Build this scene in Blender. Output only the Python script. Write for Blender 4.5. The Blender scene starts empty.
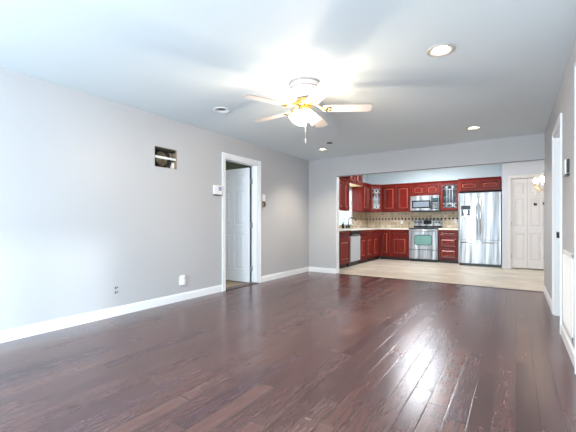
import bpy, bmesh, math, random
from math import pi, sin, cos, radians
from mathutils import Vector, Matrix
random.seed(7)
sc = bpy.context.scene
C = sc.collection

# ------------------------------------------------------------------ camera
cam = bpy.data.cameras.new('camera')
cam.sensor_width = 36.0
cam.lens = 342.34 / 576 * 36
cam.shift_y = 7.3 / 576
cam.clip_start = 0.02
cam_o = bpy.data.objects.new('camera', cam)
cam_o.location = (0, 0, 1.058)
cam_o.rotation_euler = (pi / 2, 0, radians(33.625))
C.objects.link(cam_o)
sc.camera = cam_o

# ------------------------------------------------------------------ world, light, exposure
sc.view_settings.view_transform = 'Standard'
sc.view_settings.look = 'None'
sc.view_settings.gamma = 1
sc.view_settings.exposure = 1.32
sc.view_settings.use_curve_mapping = False
try:
    sc.cycles.use_denoising = True
    sc.cycles.max_bounces = 10
    sc.cycles.diffuse_bounces = 6
    sc.cycles.sample_clamp_indirect = 1.5
    sc.cycles.use_adaptive_sampling = False
    sc.cycles.caustics_reflective = False
    sc.cycles.caustics_refractive = False
except Exception:
    pass
w = bpy.data.worlds.new('world'); sc.world = w; w.use_nodes = True
nt = w.node_tree; nt.nodes.clear()
out = nt.nodes.new('ShaderNodeOutputWorld'); bg = nt.nodes.new('ShaderNodeBackground')
bg.inputs[0].default_value = (0.72, 0.88, 1.0, 1); bg.inputs[1].default_value = 0.6
nt.links.new(bg.outputs[0], out.inputs[0])


def area(name, loc, rot, sx, sy, power, col, spread=180):
    l = bpy.data.lights.new(name, 'AREA'); l.shape = 'RECTANGLE'; l.size = sx; l.size_y = sy
    l.energy = power; l.color = col; l.spread = radians(spread)
    o = bpy.data.objects.new(name, l); o.location = loc; o.rotation_euler = rot
    C.objects.link(o); return o


# daylight entering by the patio door behind the camera, by the window in the right wall, by the sink window
area('daylight_patio', (-1.2, -2.32, 1.15), (radians(114), 0, 0), 1.9, 1.9, 165, (0.78, 0.91, 1.0), 180)  # patio daylight, tilted upward to brighten the ceiling
area('daylight_right_window', (0.52, -0.9, 1.35), (radians(52), 0, radians(64)), 1.5, 1.2, 40, (0.60, 0.82, 1.0), 120)
area('daylight_sink_window', (-4.15, 8.8, 1.55), (radians(90), 0, radians(-90)), 0.85, 0.95, 7, (0.85, 0.94, 1.0))
area('kitchen_fill', (2.2, 7.6, 1.5), (radians(90), 0, radians(90)), 1.4, 1.6, 10, (0.9, 0.95, 1.0))  # fill added inside the kitchen's right wall, where there is no window
area('side_room_fill', (-4.9, 2.35, 1.5), (radians(90), 0, 0), 1.0, 1.2, 7, (0.80, 0.90, 1.0))  # fill added to light the open door; side room has no window
area('side_hall_light', (2.0, 4.6, 1.5), (radians(90), 0, radians(90)), 1.0, 1.4, 5, (0.9, 0.95, 1.0))  # area light inside the hall, which has no window
# low veiled sun through the right hand window: soft streak at the foot of the left wall
sun = bpy.data.lights.new('sun', 'SUN'); sun.energy = 0.75; sun.angle = radians(4); sun.color = (0.93, 0.97, 1.0)
so = bpy.data.objects.new('sun', sun); C.objects.link(so)
so.rotation_euler = Vector((-4.17, 2.25, -1.05)).to_track_quat('-Z', 'Y').to_euler()

# ------------------------------------------------------------------ materials


def mat(name, col, rough=0.5, metal=0.0, spec=0.5, emit=None, es=0.0, coat=0.0):
    m = bpy.data.materials.new(name); m.use_nodes = True
    b = m.node_tree.nodes['Principled BSDF']
    b.inputs['Base Color'].default_value = (*col, 1)
    b.inputs['Roughness'].default_value = rough
    b.inputs['Metallic'].default_value = metal
    b.inputs['Specular IOR Level'].default_value = spec
    b.inputs['Coat Weight'].default_value = coat
    if emit:
        b.inputs['Emission Color'].default_value = (*emit, 1)
        b.inputs['Emission Strength'].default_value = es
    return m


class NT:
    def __init__(s, m):
        s.t = m.node_tree; s.b = s.t.nodes['Principled BSDF']

    def n(s, typ, **kw):
        x = s.t.nodes.new(typ)
        for k, v in kw.items(): setattr(x, k, v)
        return x

    def l(s, a, b): s.t.links.new(a, b)

    def math(s, op, a, b=None, c=None):
        x = s.n('ShaderNodeMath', operation=op)
        for i, v in enumerate((a, b, c)):
            if v is None: continue
            if isinstance(v, (int, float)): x.inputs[i].default_value = v
            else: s.l(v, x.inputs[i])
        return x.outputs[0]

    def ramp(s, fac, stops):
        r = s.n('ShaderNodeValToRGB'); s.l(fac, r.inputs[0])
        e = r.color_ramp.elements
        while len(e) < len(stops): e.new(0.5)
        for k, (p, c) in enumerate(stops):
            e[k].position = p; e[k].color = (*c, 1)
        return r.outputs[0]

    def mix(s, fac, a, b, mode='MIX'):
        x = s.n('ShaderNodeMix', data_type='RGBA', blend_type=mode)
        for sock, v in ((x.inputs[0], fac), (x.inputs[6], a), (x.inputs[7], b)):
            if isinstance(v, (int, float)): sock.default_value = v
            elif isinstance(v, tuple): sock.default_value = (*v, 1)
            else: s.l(v, sock)
        return x.outputs[2]

    def noise(s, vec, scale, detail=3, rough=0.5):
        x = s.n('ShaderNodeTexNoise'); x.inputs['Scale'].default_value = scale
        x.inputs['Detail'].default_value = detail; x.inputs['Roughness'].default_value = rough
        if vec is not None: s.l(vec, x.inputs['Vector'])
        return x.outputs[0]

    def bump(s, h, strength, dist):
        x = s.n('ShaderNodeBump'); x.inputs['Strength'].default_value = strength
        x.inputs['Distance'].default_value = dist; s.l(h, x.inputs['Height'])
        s.l(x.outputs[0], s.b.inputs['Normal'])

    def obj(s): return s.n('ShaderNodeTexCoord').outputs['Object']

    def scale(s, vec, sx, sy, sz):
        m = s.n('ShaderNodeMapping'); m.inputs['Scale'].default_value = (sx, sy, sz); s.l(vec, m.inputs[0])
        return m.outputs[0]


def paint(name, col, rough=0.5, amp=0.03):
    m = mat(name, col, rough, spec=0.35); q = NT(m); v = q.obj()
    f = q.noise(v, 0.9, 2)
    c2 = tuple(min(1, x * (1 - amp * 2)) for x in col)
    q.l(q.mix(f, col, c2), q.b.inputs['Base Color'])
    q.bump(q.noise(v, 160, 2), 0.06, 0.002)
    return m


def plank_mat(name, width, length, along_y, cols, gap_col, rough, streak=1.0, bump=0.25, worn=0.0, spec=0.5):
    m = mat(name, cols[0], rough, spec=spec); q = NT(m); v = q.obj()
    sp = q.n('ShaderNodeSeparateXYZ'); q.l(v, sp.inputs[0])
    a, b = (sp.outputs[0], sp.outputs[1]) if along_y else (sp.outputs[1], sp.outputs[0])
    ra = q.math('DIVIDE', a, width); row = q.math('FLOOR', ra)
    wn = q.n('ShaderNodeTexWhiteNoise', noise_dimensions='1D'); q.l(row, wn.inputs['W'])
    rb = q.math('DIVIDE', q.math('ADD', b, q.math('MULTIPLY', wn.outputs[0], length * 7.3)), length)
    colu = q.math('FLOOR', rb)
    cx = q.n('ShaderNodeCombineXYZ'); q.l(row, cx.inputs[0]); q.l(colu, cx.inputs[1])
    w2 = q.n('ShaderNodeTexWhiteNoise', noise_dimensions='2D'); q.l(cx.outputs[0], w2.inputs['Vector'])
    fa = q.math('FRACT', ra); fb = q.math('FRACT', rb)
    ea = q.math('MULTIPLY', q.math('MINIMUM', fa, q.math('SUBTRACT', 1.0, fa)), width)
    eb = q.math('MULTIPLY', q.math('MINIMUM', fb, q.math('SUBTRACT', 1.0, fb)), length)
    e = q.math('MINIMUM', ea, eb)
    gap = q.math('SUBTRACT', 1.0, q.math('MINIMUM', q.math('DIVIDE', e, 0.0044), 1.0))
    # grain runs along the board and differs per board
    off = q.n('ShaderNodeCombineXYZ'); q.l(w2.outputs[0], off.inputs[2])
    va = q.n('ShaderNodeVectorMath', operation='MULTIPLY_ADD'); q.l(off.outputs[0], va.inputs[0])
    va.inputs[1].default_value = (40, 40, 40); q.l(v, va.inputs[2])
    gs = q.scale(va.outputs[0], 95 if along_y else 7, 7 if along_y else 95, 1)
    g = q.noise(gs, 1.0, 3, 0.5)
    base = q.ramp(w2.outputs[0], [(i / (len(cols) - 1), c) for i, c in enumerate(cols)])
    gr = q.ramp(g, [(0.33, (0.68,) * 3), (0.67, (1.36,) * 3)])
    c = q.mix(streak, base, q.mix(1.0, base, gr, 'MULTIPLY'))
    blot = q.noise(v, 2.3, 4)
    c = q.mix(1.0, c, q.ramp(blot, [(0.3, (0.84,) * 3), (0.7, (1.14,) * 3)]), 'MULTIPLY')
    if worn:
        # scuffs: short pale scratches in the finish, here and there
        n2 = q.noise(q.scale(v, 9, 26, 1), 1.0, 2, 0.5); n3 = q.noise(v, 1.7, 1)
        s1 = q.math('MULTIPLY', q.math('GREATER_THAN', n2, 0.72), q.math('GREATER_THAN', n3, 0.5))
        c = q.mix(q.math('MULTIPLY', s1, worn), c, (0.34, 0.24, 0.21))
    c = q.mix(q.math('MULTIPLY', gap, 0.85), c, gap_col)
    q.l(c, q.b.inputs['Base Color'])
    rr = q.math('ADD', q.math('MULTIPLY', g, 0.05), rough - 0.02)
    rr = q.math('ADD', rr, q.math('MULTIPLY', w2.outputs[0], 0.05))
    q.l(rr, q.b.inputs['Roughness'])
    h = q.math('SUBTRACT', 0.0, gap)
    q.bump(h, bump, 0.0022)
    return m


M = {}
M['wall'] = paint('wall_paint_light_grey', (0.50, 0.50, 0.51), 0.42)
M['ceiling'] = paint('ceiling_paint', (0.78, 0.87, 0.91), 0.7, 0.01)
M['trim'] = mat('white_trim_paint', (0.86, 0.87, 0.88), 0.35)
M['kitchen_wall'] = paint('kitchen_wall_pale_blue', (0.74, 0.84, 0.87), 0.5)
M['pantry_wall'] = paint('pantry_wall_lilac_grey', (0.58, 0.585, 0.62), 0.5)
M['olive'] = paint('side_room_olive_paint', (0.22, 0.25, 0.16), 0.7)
M['door'] = mat('door_white_paint', (0.80, 0.83, 0.87), 0.4)
M['pantry_door'] = mat('pantry_door_cream_white', (0.68, 0.635, 0.61), 0.5)
M['floor'] = plank_mat('floor_dark_red_brown_boards', 0.108, 1.15, True,
                       [(0.064, 0.028, 0.030), (0.100, 0.044, 0.040), (0.078, 0.034, 0.034), (0.122, 0.056, 0.048), (0.072, 0.034, 0.040), (0.094, 0.040, 0.036)],
                       (0.012, 0.006, 0.006), 0.225, streak=0.7, worn=0.6, spec=1.0)
M['kfloor'] = plank_mat('kitchen_floor_beige_planks', 0.15, 0.9, False,
                        [(0.55, 0.46, 0.35), (0.63, 0.54, 0.42), (0.48, 0.40, 0.32), (0.61, 0.53, 0.45)],
                        (0.33, 0.26, 0.2), 0.3, streak=0.5, bump=0.1)
M['side_floor'] = mat('side_room_tan_floor', (0.45, 0.33, 0.22), 0.5)
M['chrome'] = mat('chrome', (0.8, 0.8, 0.82), 0.15, 1.0)
M['steel_hinge'] = mat('hinge_steel', (0.45, 0.46, 0.48), 0.35, 1.0)
M['black'] = mat('black_plastic', (0.012, 0.012, 0.014), 0.3)
M['blackglass'] = mat('black_glass', (0.01, 0.011, 0.013), 0.3, spec=0.3)
M['dark'] = mat('dark_cavity', (0.02, 0.016, 0.012), 0.8)
M['white_plastic'] = mat('white_plastic', (0.86, 0.86, 0.85), 0.35)
M['lilac_lcd'] = mat('lilac_lcd', (0.36, 0.36, 0.58), 0.25)
M['brass'] = mat('polished_brass', (0.85, 0.58, 0.20), 0.22, 1.0)
M['fan_white'] = mat('fan_white_enamel', (0.85, 0.80, 0.75), 0.35)
M['fan_blade'] = mat('fan_blade_white_wash', (0.78, 0.74, 0.72), 0.45)
M['fan_edge'] = mat('fan_blade_edge_tan', (0.42, 0.31, 0.27), 0.5)
M['shade'] = mat('lit_frosted_glass', (0.9, 0.88, 0.8), 0.4, emit=(1.0, 0.84, 0.66), es=4)

def see_thru(m, k):
    t = m.node_tree; b = t.nodes['Principled BSDF']; o = [n for n in t.nodes if n.type == 'OUTPUT_MATERIAL'][0]
    a = t.nodes.new('ShaderNodeBsdfTransparent'); x = t.nodes.new('ShaderNodeMixShader'); x.inputs[0].default_value = k
    t.links.new(b.outputs[0], x.inputs[1]); t.links.new(a.outputs[0], x.inputs[2]); t.links.new(x.outputs[0], o.inputs[0])


see_thru(M['shade'], 0.6)
M['can_lit'] = mat('lit_lamp_face', (0.9, 0.88, 0.8), 0.4, emit=(1.0, 0.90, 0.74), es=9)
M['can_trim'] = mat('can_trim_satin', (0.62, 0.58, 0.52), 0.35)
M['kitchen_lamp'] = mat('lit_kitchen_diffuser', (0.9, 0.9, 0.9), 0.4, emit=(0.88, 0.94, 1.0), es=19)
M['bulb'] = mat('lit_candle_bulb', (0.9, 0.85, 0.7), 0.4, emit=(1.0, 0.82, 0.6), es=12)
M['duct'] = mat('duct_metal', (0.20, 0.17, 0.12), 0.4, 0.7)
M['lath'] = mat('stud_wood', (0.30, 0.23, 0.15), 0.7)
M['purple'] = mat('steel_grey', (0.3, 0.3, 0.32), 0.5)
M['tan_object'] = mat('tan_sponge', (0.5, 0.3, 0.12), 0.7)
M['bronze'] = mat('dark_bronze', (0.045, 0.05, 0.045), 0.25, 0.7)
M['granite'] = None


def granite():
    m = mat('pale_granite', (0.75, 0.7, 0.6), 0.18); q = NT(m); v = q.obj()
    q.l(q.ramp(q.noise(v, 60, 5, 0.7), [(0.3, (0.34, 0.28, 0.2)), (0.45, (0.72, 0.66, 0.54)), (0.7, (0.90, 0.86, 0.76))]), q.b.inputs['Base Color'])
    return m


M['granite'] = granite()


def cherry(name='cherry_wood', k=0.8):
    m = mat(name, (0.2, 0.02, 0.012), 0.32, spec=0.22); q = NT(m); v = q.obj()
    g = q.noise(q.scale(v, 40, 40, 3), 1.0, 3, 0.5)
    q.l(q.ramp(g, [(0.3, (0.13 * k, 0.007 * k, 0.004 * k)), (0.5, (0.18 * k, 0.012 * k, 0.008 * k)), (0.7, (0.27 * k, 0.024 * k, 0.008 * k))]),
        q.b.inputs['Base Color'])
    return m


M['cherry'] = cherry()
M['cherry_highlight'] = mat('cherry_bevel_highlight', (0.36, 0.085, 0.05), 0.3)  # pale bevel colour, a highlight painted into the panel moulding
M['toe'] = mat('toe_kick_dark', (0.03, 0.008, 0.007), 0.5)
M['cab_in'] = mat('cabinet_interior', (0.30, 0.30, 0.30), 0.6)
M['cab_under'] = mat('cabinet_underside_maple', (0.80, 0.62, 0.34), 0.5)


def steel():
    m = mat('brushed_stainless', (0.66, 0.66, 0.67), 0.36, 1.0); q = NT(m); v = q.obj()
    n = q.noise(q.scale(v, 9, 9, 0.5), 1.0, 2, 0.5)
    q.bump(n, 0.5, 0.03)
    q.l(q.ramp(n, [(0.38, (0.22, 0.22, 0.23)), (0.62, (0.52, 0.52, 0.52))]), q.b.inputs['Base Color'])  # streaks of pale and dark colour imitate wavy reflections
    return m


M['steel'] = steel()


def backsplash(name, flip):
    """tumbled travertine tiles; a dark diamond accent band runs at mid height"""
    m = mat(name, (0.5, 0.42, 0.3), 0.45); q = NT(m); v = q.obj()
    sp = q.n('ShaderNodeSeparateXYZ'); q.l(v, sp.inputs[0])
    u = sp.outputs[1] if flip else sp.outputs[0]; z = sp.outputs[2]
    s = 0.10
    ru = q.math('DIVIDE', u, s); rz = q.math('DIVIDE', z, s)
    cx = q.n('ShaderNodeCombineXYZ'); q.l(q.math('FLOOR', ru), cx.inputs[0]); q.l(q.math('FLOOR', rz), cx.inputs[1])
    wn = q.n('ShaderNodeTexWhiteNoise', noise_dimensions='2D'); q.l(cx.outputs[0], wn.inputs['Vector'])
    base = q.ramp(wn.outputs[0], [(0, (0.42, 0.30, 0.18)), (0.4, (0.58, 0.46, 0.31)), (0.7, (0.50, 0.38, 0.25)), (1, (0.70, 0.60, 0.46))])
    base = q.mix(0.5, base, q.mix(1.0, base, q.ramp(q.noise(v, 40, 4), [(0.3, (0.7,) * 3), (0.7, (1.3,) * 3)]), 'MULTIPLY'))

    def edge(r):
        f = q.math('FRACT', r); return q.math('MINIMUM', f, q.math('SUBTRACT', 1.0, f))
    g = q.math('LESS_THAN', q.math('MINIMUM', edge(ru), edge(rz)), 0.035)
    base = q.mix(g, base, (0.66, 0.60, 0.5))
    # diamonds centred every 0.1 m in the band 1.13 to 1.23
    du = q.math('ABSOLUTE', q.math('SUBTRACT', q.math('FRACT', ru), 0.5))
    dz = q.math('ABSOLUTE', q.math('DIVIDE', q.math('SUBTRACT', z, 1.19), s))
    dia = q.math('LESS_THAN', q.math('ADD', du, dz), 0.36)
    band = q.math('LESS_THAN', dz, 0.5)
    base = q.mix(q.math('MULTIPLY', band, 0.5), base, (0.62, 0.50, 0.34))
    base = q.mix(dia, base, (0.03, 0.016, 0.01))
    q.l(base, q.b.inputs['Base Color'])
    return m


M['splash_back'] = backsplash('travertine_back', False)
M['splash_left'] = backsplash('travertine_left', True)


def clear_pane(name, tint, gloss):
    m = bpy.data.materials.new(name); m.use_nodes = True; t = m.node_tree; t.nodes.clear()
    o = t.nodes.new('ShaderNodeOutputMaterial'); a = t.nodes.new('ShaderNodeBsdfTransparent'); g = t.nodes.new('ShaderNodeBsdfGlossy')
    a.inputs[0].default_value = (*tint, 1); g.inputs['Roughness'].default_value = 0.05
    x = t.nodes.new('ShaderNodeMixShader'); x.inputs[0].default_value = gloss
    t.links.new(a.outputs[0], x.inputs[1]); t.links.new(g.outputs[0], x.inputs[2]); t.links.new(x.outputs[0], o.inputs[0])
    return m


M['pane'] = clear_pane('window_glass', (0.95, 0.98, 1), 0.08)
M['cab_glass'] = clear_pane('cabinet_glass', (0.8, 0.86, 0.9), 0.08)
M['crystal'] = mat('cut_crystal', (0.95, 0.9, 0.85), 0.05, 0.0)
M['crystal'].node_tree.nodes['Principled BSDF'].inputs['Transmission Weight'].default_value = 0.25
M['lead_white'] = mat('white_came', (0.85, 0.87, 0.88), 0.4)
M['oven_glass'] = mat('oven_window_glass', (0.20, 0.36, 0.30), 0.12, 0.6)
M['mw_glass'] = mat('microwave_window', (0.22, 0.25, 0.29), 0.25, 0.3)

# ------------------------------------------------------------------ geometry helpers


class MB:
    def __init__(s): s.bm = bmesh.new(); s.mats = []; s.cur = 0

    def m(s, mt):
        if mt not in s.mats: s.mats.append(mt)
        s.cur = s.mats.index(mt); return s

    def _f(s, vs, smooth=False):
        try:
            f = s.bm.faces.new(vs); f.material_index = s.cur; f.smooth = smooth; return f
        except ValueError:
            return None

    def box(s, x0, x1, y0, y1, z0, z1):
        v = [s.bm.verts.new(p) for p in ((x0, y0, z0), (x1, y0, z0), (x1, y1, z0), (x0, y1, z0), (x0, y0, z1), (x1, y0, z1), (x1, y1, z1), (x0, y1, z1))]
        for i in ((0, 3, 2, 1), (4, 5, 6, 7), (0, 1, 5, 4), (1, 2, 6, 5), (2, 3, 7, 6), (3, 0, 4, 7)): s._f([v[k] for k in i])
        return s

    def bbox(s, x0, x1, y0, y1, z0, z1, b=0.004):
        """box with chamfered edges"""
        t = bmesh.new()
        bmesh.ops.create_cube(t, size=1, matrix=Matrix.Translation(((x0 + x1) / 2, (y0 + y1) / 2, (z0 + z1) / 2)) @ Matrix.Diagonal((x1 - x0, y1 - y0, z1 - z0, 1)))
        bmesh.ops.bevel(t, geom=t.edges[:], offset=b, segments=2, affect='EDGES', profile=0.5)
        mp = {}
        for v in t.verts: mp[v] = s.bm.verts.new(v.co)
        for f in t.faces: s._f([mp[v] for v in f.verts])
        t.free(); return s

    def rings(s, rings, close=True, cap0=False, cap1=True, smooth=False):
        R = [[s.bm.verts.new(p) for p in r] for r in rings]
        n = len(R[0])
        for a, b in zip(R, R[1:]):
            for i in range(n if close else n - 1):
                j = (i + 1) % n
                s._f([a[i], a[j], b[j], b[i]], smooth)
        if cap0: s._f(R[0][::-1])
        if cap1: s._f(R[-1])
        return s

    def lathe(s, prof, c=(0, 0, 0), n=24, axis='z', cap=True, smooth=True):
        rr = []
        for r, h in prof:
            ring = []
            for i in range(n):
                a = 2 * pi * i / n
                p = (r * cos(a), r * sin(a), h) if axis == 'z' else ((h, r * cos(a), r * sin(a)) if axis == 'x' else (r * cos(a), h, r * sin(a)))
                ring.append((c[0] + p[0], c[1] + p[1], c[2] + p[2]))
            rr.append(ring)
        return s.rings(rr, True, cap, cap, smooth)

    def tube(s, pts, r, n=8, cap=True):
        pts = [Vector(p) for p in pts]; rr = []
        up = None
        for i, p in enumerate(pts):
            d = (pts[min(i + 1, len(pts) - 1)] - pts[max(i - 1, 0)]).normalized()
            if up is None: up = Vector((0, 0, 1)) if abs(d.z) < 0.9 else Vector((1, 0, 0))
            sdir = d.cross(up).normalized(); up = sdir.cross(d).normalized()
            rad = r[i] if isinstance(r, (list, tuple)) else r
            rr.append([p + (sdir * cos(2 * pi * k / n) + up * sin(2 * pi * k / n)) * rad for k in range(n)])
        return s.rings(rr, True, cap, cap, True)

    def panel(s, x0, x1, z0, z1, arch=0.0, frame=0.055, t=0.02, back=True):
        """raised panel front: face towards -y, back at y=0, optional arched panel top"""
        NA = 8

        def loop(i, y, ar):
            a, b, c, d = x0 + i, x1 - i, z0 + i, z1 - i
            pts = [(a, y, c), (b, y, c)]
            for k in range(NA + 1):
                f = k / NA; x = b + (a - b) * f
                pts.append((x, y, d - ar * (1 - sin(pi * f)) if ar else d))
            return pts
        f = frame
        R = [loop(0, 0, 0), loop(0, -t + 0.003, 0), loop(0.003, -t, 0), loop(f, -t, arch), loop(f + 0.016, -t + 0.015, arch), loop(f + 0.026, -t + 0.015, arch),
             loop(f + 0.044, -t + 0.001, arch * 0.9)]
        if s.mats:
            edge = s.mats.index(M['cherry_highlight']); groove_shade = s.mats.index(M['toe']); base = s.cur
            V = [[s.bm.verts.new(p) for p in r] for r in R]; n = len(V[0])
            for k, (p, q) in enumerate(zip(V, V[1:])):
                s.cur = {3: groove_shade, 5: edge}.get(k, base)  # step painted dark as shade, bevel painted pale as highlight
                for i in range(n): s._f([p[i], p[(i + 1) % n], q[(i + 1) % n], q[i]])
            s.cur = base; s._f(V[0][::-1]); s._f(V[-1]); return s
        return s.rings(R, True, back, True)

    def frame(s, x0, x1, z0, z1, f=0.055, t=0.02):
        """flat frame with an opening, face towards -y"""
        s.bbox(x0, x0 + f, -t, 0, z0, z1, 0.003); s.bbox(x1 - f, x1, -t, 0, z0, z1, 0.003)
        s.box(x0 + f, x1 - f, -t + 0.002, 0, z0, z0 + f); s.box(x0 + f, x1 - f, -t + 0.002, 0, z1 - f, z1)
        return s

    def build(s, name, m=None, parent=None, loc=None):
        me = bpy.data.meshes.new(name)
        bmesh.ops.recalc_face_normals(s.bm, faces=s.bm.faces[:])
        s.bm.to_mesh(me); s.bm.free()
        for x in (s.mats or [m]): me.materials.append(x)
        o = bpy.data.objects.new(name, me); C.objects.link(o)
        if parent: o.parent = parent
        if loc: o.location = loc
        return o


def thing(name, label, cat, loc=(0, 0, 0), rz=0, group=None):
    o = bpy.data.objects.new(name, None); C.objects.link(o); o.empty_display_size = 0.1
    o.location = loc; o.rotation_euler = (0, 0, rz); o['label'] = label; o['category'] = cat
    if group: o['group'] = group
    return o


def tag(o, label, cat, group=None):
    o['label'] = label; o['category'] = cat
    if group: o['group'] = group
    return o


def struct(name, mb, m, parent=None):
    o = mb.build(name, m, parent)
    if not parent: o['kind'] = 'structure'
    return o


def sthing(name, loc=(0, 0, 0), rz=0):
    o = bpy.data.objects.new(name, None); C.objects.link(o); o['kind'] = 'structure'
    o.location = loc; o.rotation_euler = (0, 0, rz); return o


def dup(root, loc, rz=None, label=None, group=None):
    r = root.copy(); C.objects.link(r); r.location = loc
    if rz is not None: r.rotation_euler = (0, 0, rz)
    if label: r['label'] = label
    if group: r['group'] = group
    for ch in list(root.children):
        c = ch.copy(); C.objects.link(c); c.parent = r
        for g in ch.children:
            d = g.copy(); C.objects.link(d); d.parent = c
    return r


def holed(mb, a0, a1, z0, z1, holes, put):
    """fill the rectangle a0..a1 x z0..z1 with blocks, leaving the holes free"""
    A = sorted({a0, a1, *[h[0] for h in holes], *[h[1] for h in holes]})
    for p, q in zip(A, A[1:]):
        mid = (p + q) / 2
        hs = sorted([(h[2], h[3]) for h in holes if h[0] < mid < h[1]])
        z = z0
        for lo, hi in hs:
            if lo > z + 1e-4: put(p, q, z, lo)
            z = hi
        if z < z1 - 1e-4: put(p, q, z, z1)


# ------------------------------------------------------------------ main dimensions
XL, XR, YB, YR, H = -3.80, 0.37, 6.54, -2.2, 2.44
KXL, KXR, KYB, KH = -3.97, 2.3, 10.52, 2.75
OX0, OZ = -3.13, 2.045     # opening to the kitchen
PY = 9.55                  # pantry wall face

# ------------------------------------------------------------------ shell
mb = MB(); mb.box(XL - 0.12, XR + 0.12, YR - 0.12, YB, -0.1, 0.0)
struct('floor', mb, M['floor'])
mb = MB(); mb.box(KXL - 0.12, KXR + 0.1, YB, KYB + 0.1, -0.1, 0.0)
struct('floor_kitchen', mb, M['kfloor'])
mb = MB(); mb.box(OX0, XR, YB - 0.012, YB + 0.03, 0.0, 0.006)
struct('trim_1', mb, mat('threshold_dark_wood', (0.035, 0.016, 0.013), 0.4))
mb = MB(); mb.box(-6.2, XL - 0.12, 2.2, 6.4, -0.1, -0.004)
struct('floor_side_room', mb, M['side_floor'])
mb = MB(); mb.box(XR + 0.12, 2.3, 3.4, 6.3, -0.1, 0.0)
struct('floor_hall', mb, M['floor'])

CANS = [(-0.50, 2.95, True), (-0.51, 5.62, True), (-2.98, 3.03, False), (-3.00, 5.68, True)]
HOLE = (-2.66, 5.29)


def ceiling_mesh():
    bm = bmesh.new()

    def loop(pts):
        vs = [bm.verts.new((x, y, H)) for x, y in pts]
        for i in range(len(vs)): bm.edges.new((vs[i], vs[(i + 1) % len(vs)]))
    loop([(XL, YR), (XR, YR), (XR, YB), (XL, YB)])
    for x, y, _ in CANS: loop([(x + 0.078 * cos(2 * pi * k / 24), y + 0.078 * sin(2 * pi * k / 24)) for k in range(24)])
    loop([(HOLE[0] + 0.035 * cos(2 * pi * k / 12), HOLE[1] + 0.035 * sin(2 * pi * k / 12)) for k in range(12)])
    bmesh.ops.triangle_fill(bm, use_beauty=True, edges=bm.edges[:])
    r = bmesh.ops.extrude_face_region(bm, geom=bm.faces[:])
    bmesh.ops.translate(bm, vec=(0, 0, 0.02), verts=[g for g in r['geom'] if isinstance(g, bmesh.types.BMVert)])
    m = MB(); m.bm.free(); m.bm = bm; return m


struct('ceiling', ceiling_mesh(), M['ceiling'])
mb = MB(); mb.box(KXL - 0.1, KXR + 0.1, YB + 0.12, KYB + 0.1, KH, KH + 0.1)
struct('ceiling_kitchen', mb, M['kitchen_wall'])

DY0, DY1, DZ = 3.925, 4.745, 2.09        # left doorway clear opening
mb = MB(); holed(mb, YR - 0.12, YB, 0, H + 0.1, [(DY0, DY1, 0, DZ), (2.67, 3.01, 1.78, 2.04)], lambda p, q, a, b: mb.box(XL - 0.12, XL, p, q, a, b))
struct('wall_left', mb, M['wall'])
mb = MB(); holed(mb, XL - 0.3, KXR, 0, KH, [(OX0, XR, 0, OZ)], lambda p, q, a, b: mb.box(p, q, YB, YB + 0.12, a, b))
struct('wall_back', mb, M['wall'])
RD = (4.22, 4.98, 2.05)                  # cased opening in the right wall
HD = (2.29, 3.07, 2.11)                  # door nearer the camera
mb = MB(); holed(mb, YR - 0.12, YB, 0, H + 0.1, [(RD[0], RD[1], 0, RD[2]), (HD[0], HD[1], 0, HD[2]), (-1.7, -0.1, 0.8, 2.0)], lambda p, q, a, b: mb.box(XR, XR + 0.12, p, q, a, b))
struct('wall_right', mb, M['wall'])
mb = MB(); holed(mb, XL - 0.12, XR + 0.12, 0, H + 0.1, [(-3.0, -0.4, 0.05, 2.1)], lambda p, q, a, b: mb.box(p, q, YR - 0.12, YR, a, b))
struct('wall_rear', mb, M['wall'])
# kitchen
KW = (8.36, 9.24, 1.03, 2.05)            # window over the sink
mb = MB(); holed(mb, YB + 0.12, KYB + 0.1, 0, KH, [KW], lambda p, q, a, b: mb.box(KXL - 0.12, KXL, p, q, a, b))
struct('wall_kitchen_left', mb, M['kitchen_wall'])
mb = MB(); mb.box(KXL - 0.12, -0.27, KYB, KYB + 0.1, 0, KH)
struct('wall_kitchen_back', mb, M['kitchen_wall'])
mb = MB(); holed(mb, -0.27, KXR, 0, KH, [(-0.09, 0.54, 0, 2.11)], lambda p, q, a, b: mb.box(p, q, PY, PY + 0.1, a, b))
mb.box(-0.27, -0.19, PY + 0.1, KYB, 0, KH)
struct('wall_pantry', mb, M['pantry_wall'])
mb = MB(); mb.box(KXR, KXR + 0.1, YB, KYB, 0, KH)
struct('wall_kitchen_right', mb, M['pantry_wall'])
mb = MB(); mb.box(-0.19, 1.2, 10.2, 10.25, 0, KH)
struct('wall_pantry_rear', mb, M['dark'])
# side room seen past the open door
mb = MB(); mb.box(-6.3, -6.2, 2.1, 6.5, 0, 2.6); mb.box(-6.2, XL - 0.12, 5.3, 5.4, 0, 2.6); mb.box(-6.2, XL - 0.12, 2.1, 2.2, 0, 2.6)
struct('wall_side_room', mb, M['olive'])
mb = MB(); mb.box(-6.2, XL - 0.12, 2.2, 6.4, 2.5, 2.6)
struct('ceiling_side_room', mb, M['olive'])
mb = MB(); mb.box(2.2, 2.3, 3.4, 6.3, 0, 2.5); mb.box(XR + 0.12, 2.3, 6.2, 6.3, 0, 2.5); mb.box(XR + 0.12, 2.3, 3.4, 3.5, 0, 2.5); mb.box(XR + 0.12, 2.3, 3.4, 6.3, 2.5, 2.6)
struct('wall_hall', mb, M['wall'])


def base_profile(mb, along, a0, a1, wall, sgn, h=0.105):
    """baseboard with a stepped top; wall = coordinate of the wall face, sgn = direction into the room"""
    for t, z0, z1 in ((0.014, 0.0, h - 0.018), (0.009, h - 0.018, h - 0.006), (0.005, h - 0.006, h)):
        w0, w1 = sorted((wall, wall + sgn * t))
        if along == 'y': mb.box(w0, w1, a0, a1, z0, z1)
        else: mb.box(a0, a1, w0, w1, z0, z1)


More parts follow.
